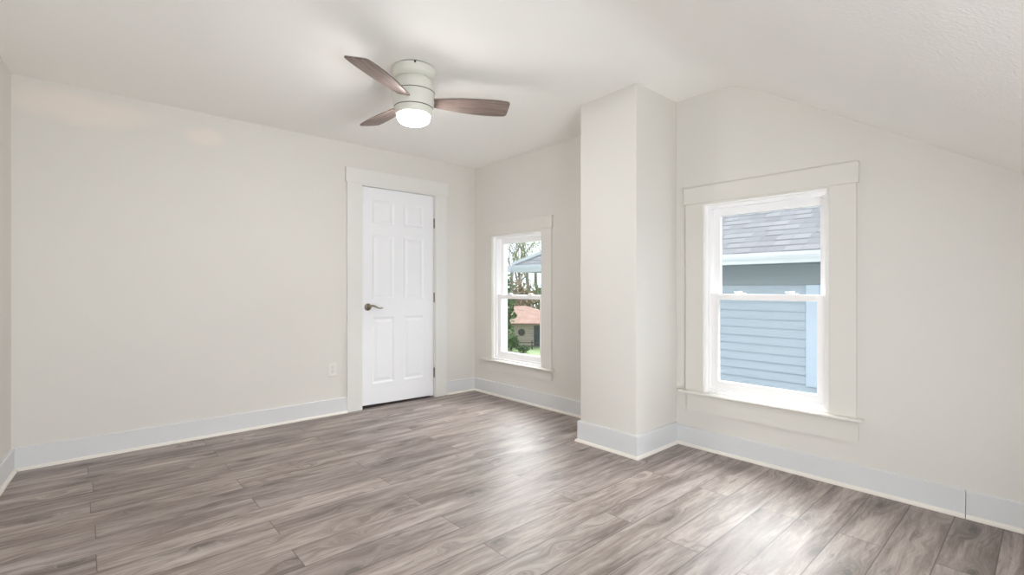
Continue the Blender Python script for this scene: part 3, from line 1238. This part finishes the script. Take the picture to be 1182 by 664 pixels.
def fence():
    a, c = W(560, 398, 40), W(650, 398, 40)
    r = empty('yard_fence', (a.x, a.y, GZ), math.atan2(c.y - a.y, c.x - a.x))
    L = (Vector((c.x, c.y)) - Vector((a.x, a.y))).length
    tag(r, 'low dark wooden fence in front of the tan outbuilding', 'fence')
    b = bmesh.new()
    for z in (.22, .50):
        box(b, 0, L, -.03, .03, z, z + .07)
    obj('rail', b, 'fence', r)
    b0 = bmesh.new()
    box(b0, -.05, .05, -.06, .06, 0, .70)
    p0 = obj('post', b0, 'fence', r)
    n = 6
    for i in range(1, n):
        p = p0.copy()
        COL.objects.link(p)
        p.parent = r
        p.location.x = L * i / (n - 1)


fence()


def blob(name, p, rx, rz, m, label, cat='bush', group=None, seed=0, n=500, leaf=.16):
    """crown made of many small leaf cards around a twiggy core"""
    rg = random.Random(seed)
    b = bmesh.new()
    for i in range(n):
        while True:
            v = Vector((rg.uniform(-1, 1), rg.uniform(-1, 1), rg.uniform(-1, 1)))
            if .2 < v.length < 1:
                break
        v *= .55 + .45 * rg.random()
        q = Vector((v.x * rx, v.y * rx, v.z * rz + rz))
        s = leaf * rg.uniform(.6, 1.3)
        a = Vector((rg.gauss(0, 1), rg.gauss(0, 1), rg.gauss(0, 1))).normalized() * s
        c = Vector((rg.gauss(0, 1), rg.gauss(0, 1), rg.gauss(0, 1))).normalized() * s
        vs = [b.verts.new(q - a), b.verts.new(q + c), b.verts.new(q + a), b.verts.new(q - c * .6)]
        b.faces.new(vs)
    me = bpy.data.meshes.new('foliage')
    b.to_mesh(me)
    b.free()
    r = empty(name, (p.x, p.y, GZ))
    link('foliage', me, m, r)
    b = bmesh.new()
    for i in range(7):
        a = rg.uniform(0, 6.28)
        tube(b, [(0, 0, 0), (math.cos(a) * rx * .3, math.sin(a) * rx * .3, rz * .8), (math.cos(a) * rx * .6, math.sin(a) * rx * .6, rz * 1.5)], [rx * .03 + .02, rx * .02 + .01, .01], 5)
    obj('stem', b, 'bark', r)
    tag(r, label, cat, group)
    return r


def tree(p, hgt, seed, label, leaves=0, m='leafy', group='bare trees behind the outbuilding', spread=.5):
    rg = random.Random(seed)
    r = empty('tree', (p.x, p.y, GZ))
    tag(r, label, 'tree', group)
    b = bmesh.new()
    b2 = bmesh.new()
    tips = []

    def grow(q, d, L, rad, lev):
        pts = [q.copy()]
        rads = [rad]
        n = 3
        for i in range(n):
            d = (d + Vector((rg.gauss(0, .13), rg.gauss(0, .13), rg.gauss(0, .06) + .03))).normalized()
            q = q + d * L / n
            pts.append(q.copy())
            rads.append(rad * (1 - .42 * (i + 1) / n))
        tube(b if lev < 3 else b2, pts, rads, 6 if lev < 2 else 4, caps=False)
        if lev >= 5:
            tips.append(q)
            return
        k = 3 if lev < 4 else 2
        for i in range(k):
            ax = Vector((rg.gauss(0, 1), rg.gauss(0, 1), rg.gauss(0, .4))).normalized()
            nd = (d + ax * spread * rg.uniform(.7, 1.4)).normalized()
            st = pts[-1] if i < 2 else pts[-2]
            grow(st, nd, L * rg.uniform(.62, .8), rads[-1] * .78, lev + 1)
            tips.append(pts[-1])
    grow(Vector((0, 0, 0)), Vector((0, 0, 1)), hgt * .32, hgt * .022, 0)
    obj('trunk', b, 'bark', r)
    obj('twig_tangle', b2, 'twig', r)['kind'] = 'stuff'
    if leaves:
        b = bmesh.new()
        for i in range(leaves):
            q = rg.choice(tips) + Vector((rg.gauss(0, .4), rg.gauss(0, .4), rg.gauss(0, .4)))
            s = .011 * hgt
            a = Vector((rg.gauss(0, 1), rg.gauss(0, 1), rg.gauss(0, 1))).normalized() * s
            c = Vector((rg.gauss(0, 1), rg.gauss(0, 1), rg.gauss(0, 1))).normalized() * s
            b.faces.new([b.verts.new(q - a), b.verts.new(q + c), b.verts.new(q + a)])
        me = bpy.data.meshes.new('leaves')
        b.to_mesh(me)
        b.free()
        link('leaves', me, m, r)
    return r


def P3(px_, Z):
    return W(px_, 332, Z)


tree(P3(590, 92), 21, 3, 'bare tree above the terracotta roof, at the left jamb of the small window', 900, 'leafy', spread=.5)
tree(P3(604, 112), 26, 8, 'tall bare tree in the middle of the small window', 500, 'leafy', spread=.5)
tree(P3(620, 134), 30, 14, 'bare tree above the neighbouring gutter in the small window', 700, 'leafy', spread=.5)
tree(P3(611, 162), 38, 21, 'farthest pale bare tree seen in the small window', 900, 'leafy', spread=.55)
blob('evergreen_tree', P3(583, 35), .9, 3.4, 'everg', 'dark evergreen beside the left jamb of the small window', 'tree', None, 5, 420, .2)
blob('shrub', P3(600, 52.5), 2.6, 3.4, 'brush', 'brown thicket of brush behind the terracotta roof', 'shrub', None, 6, 1700, .17)
blob('shrub', P3(621, 58), 2.4, 3.0, 'everg', 'green leafy shrub right of the brown thicket under the neighbouring gutter', 'shrub', None, 7, 1500, .17)
blob('shrub', P3(610, 80), 6.0, 2.4, 'brush', 'wide dark hedge behind the white chimney', 'shrub', None, 9, 1600, .2)
blob('bush', P3(604.5, 38), .62, .30, 'everg', 'low dark bush on the lawn in front of the fence', 'bush', None, 11, 500, .08)
blob('bush', P3(590, 39), .8, .75, 'everg', 'green bush at the left end of the fence', 'bush', None, 12, 700, .09)
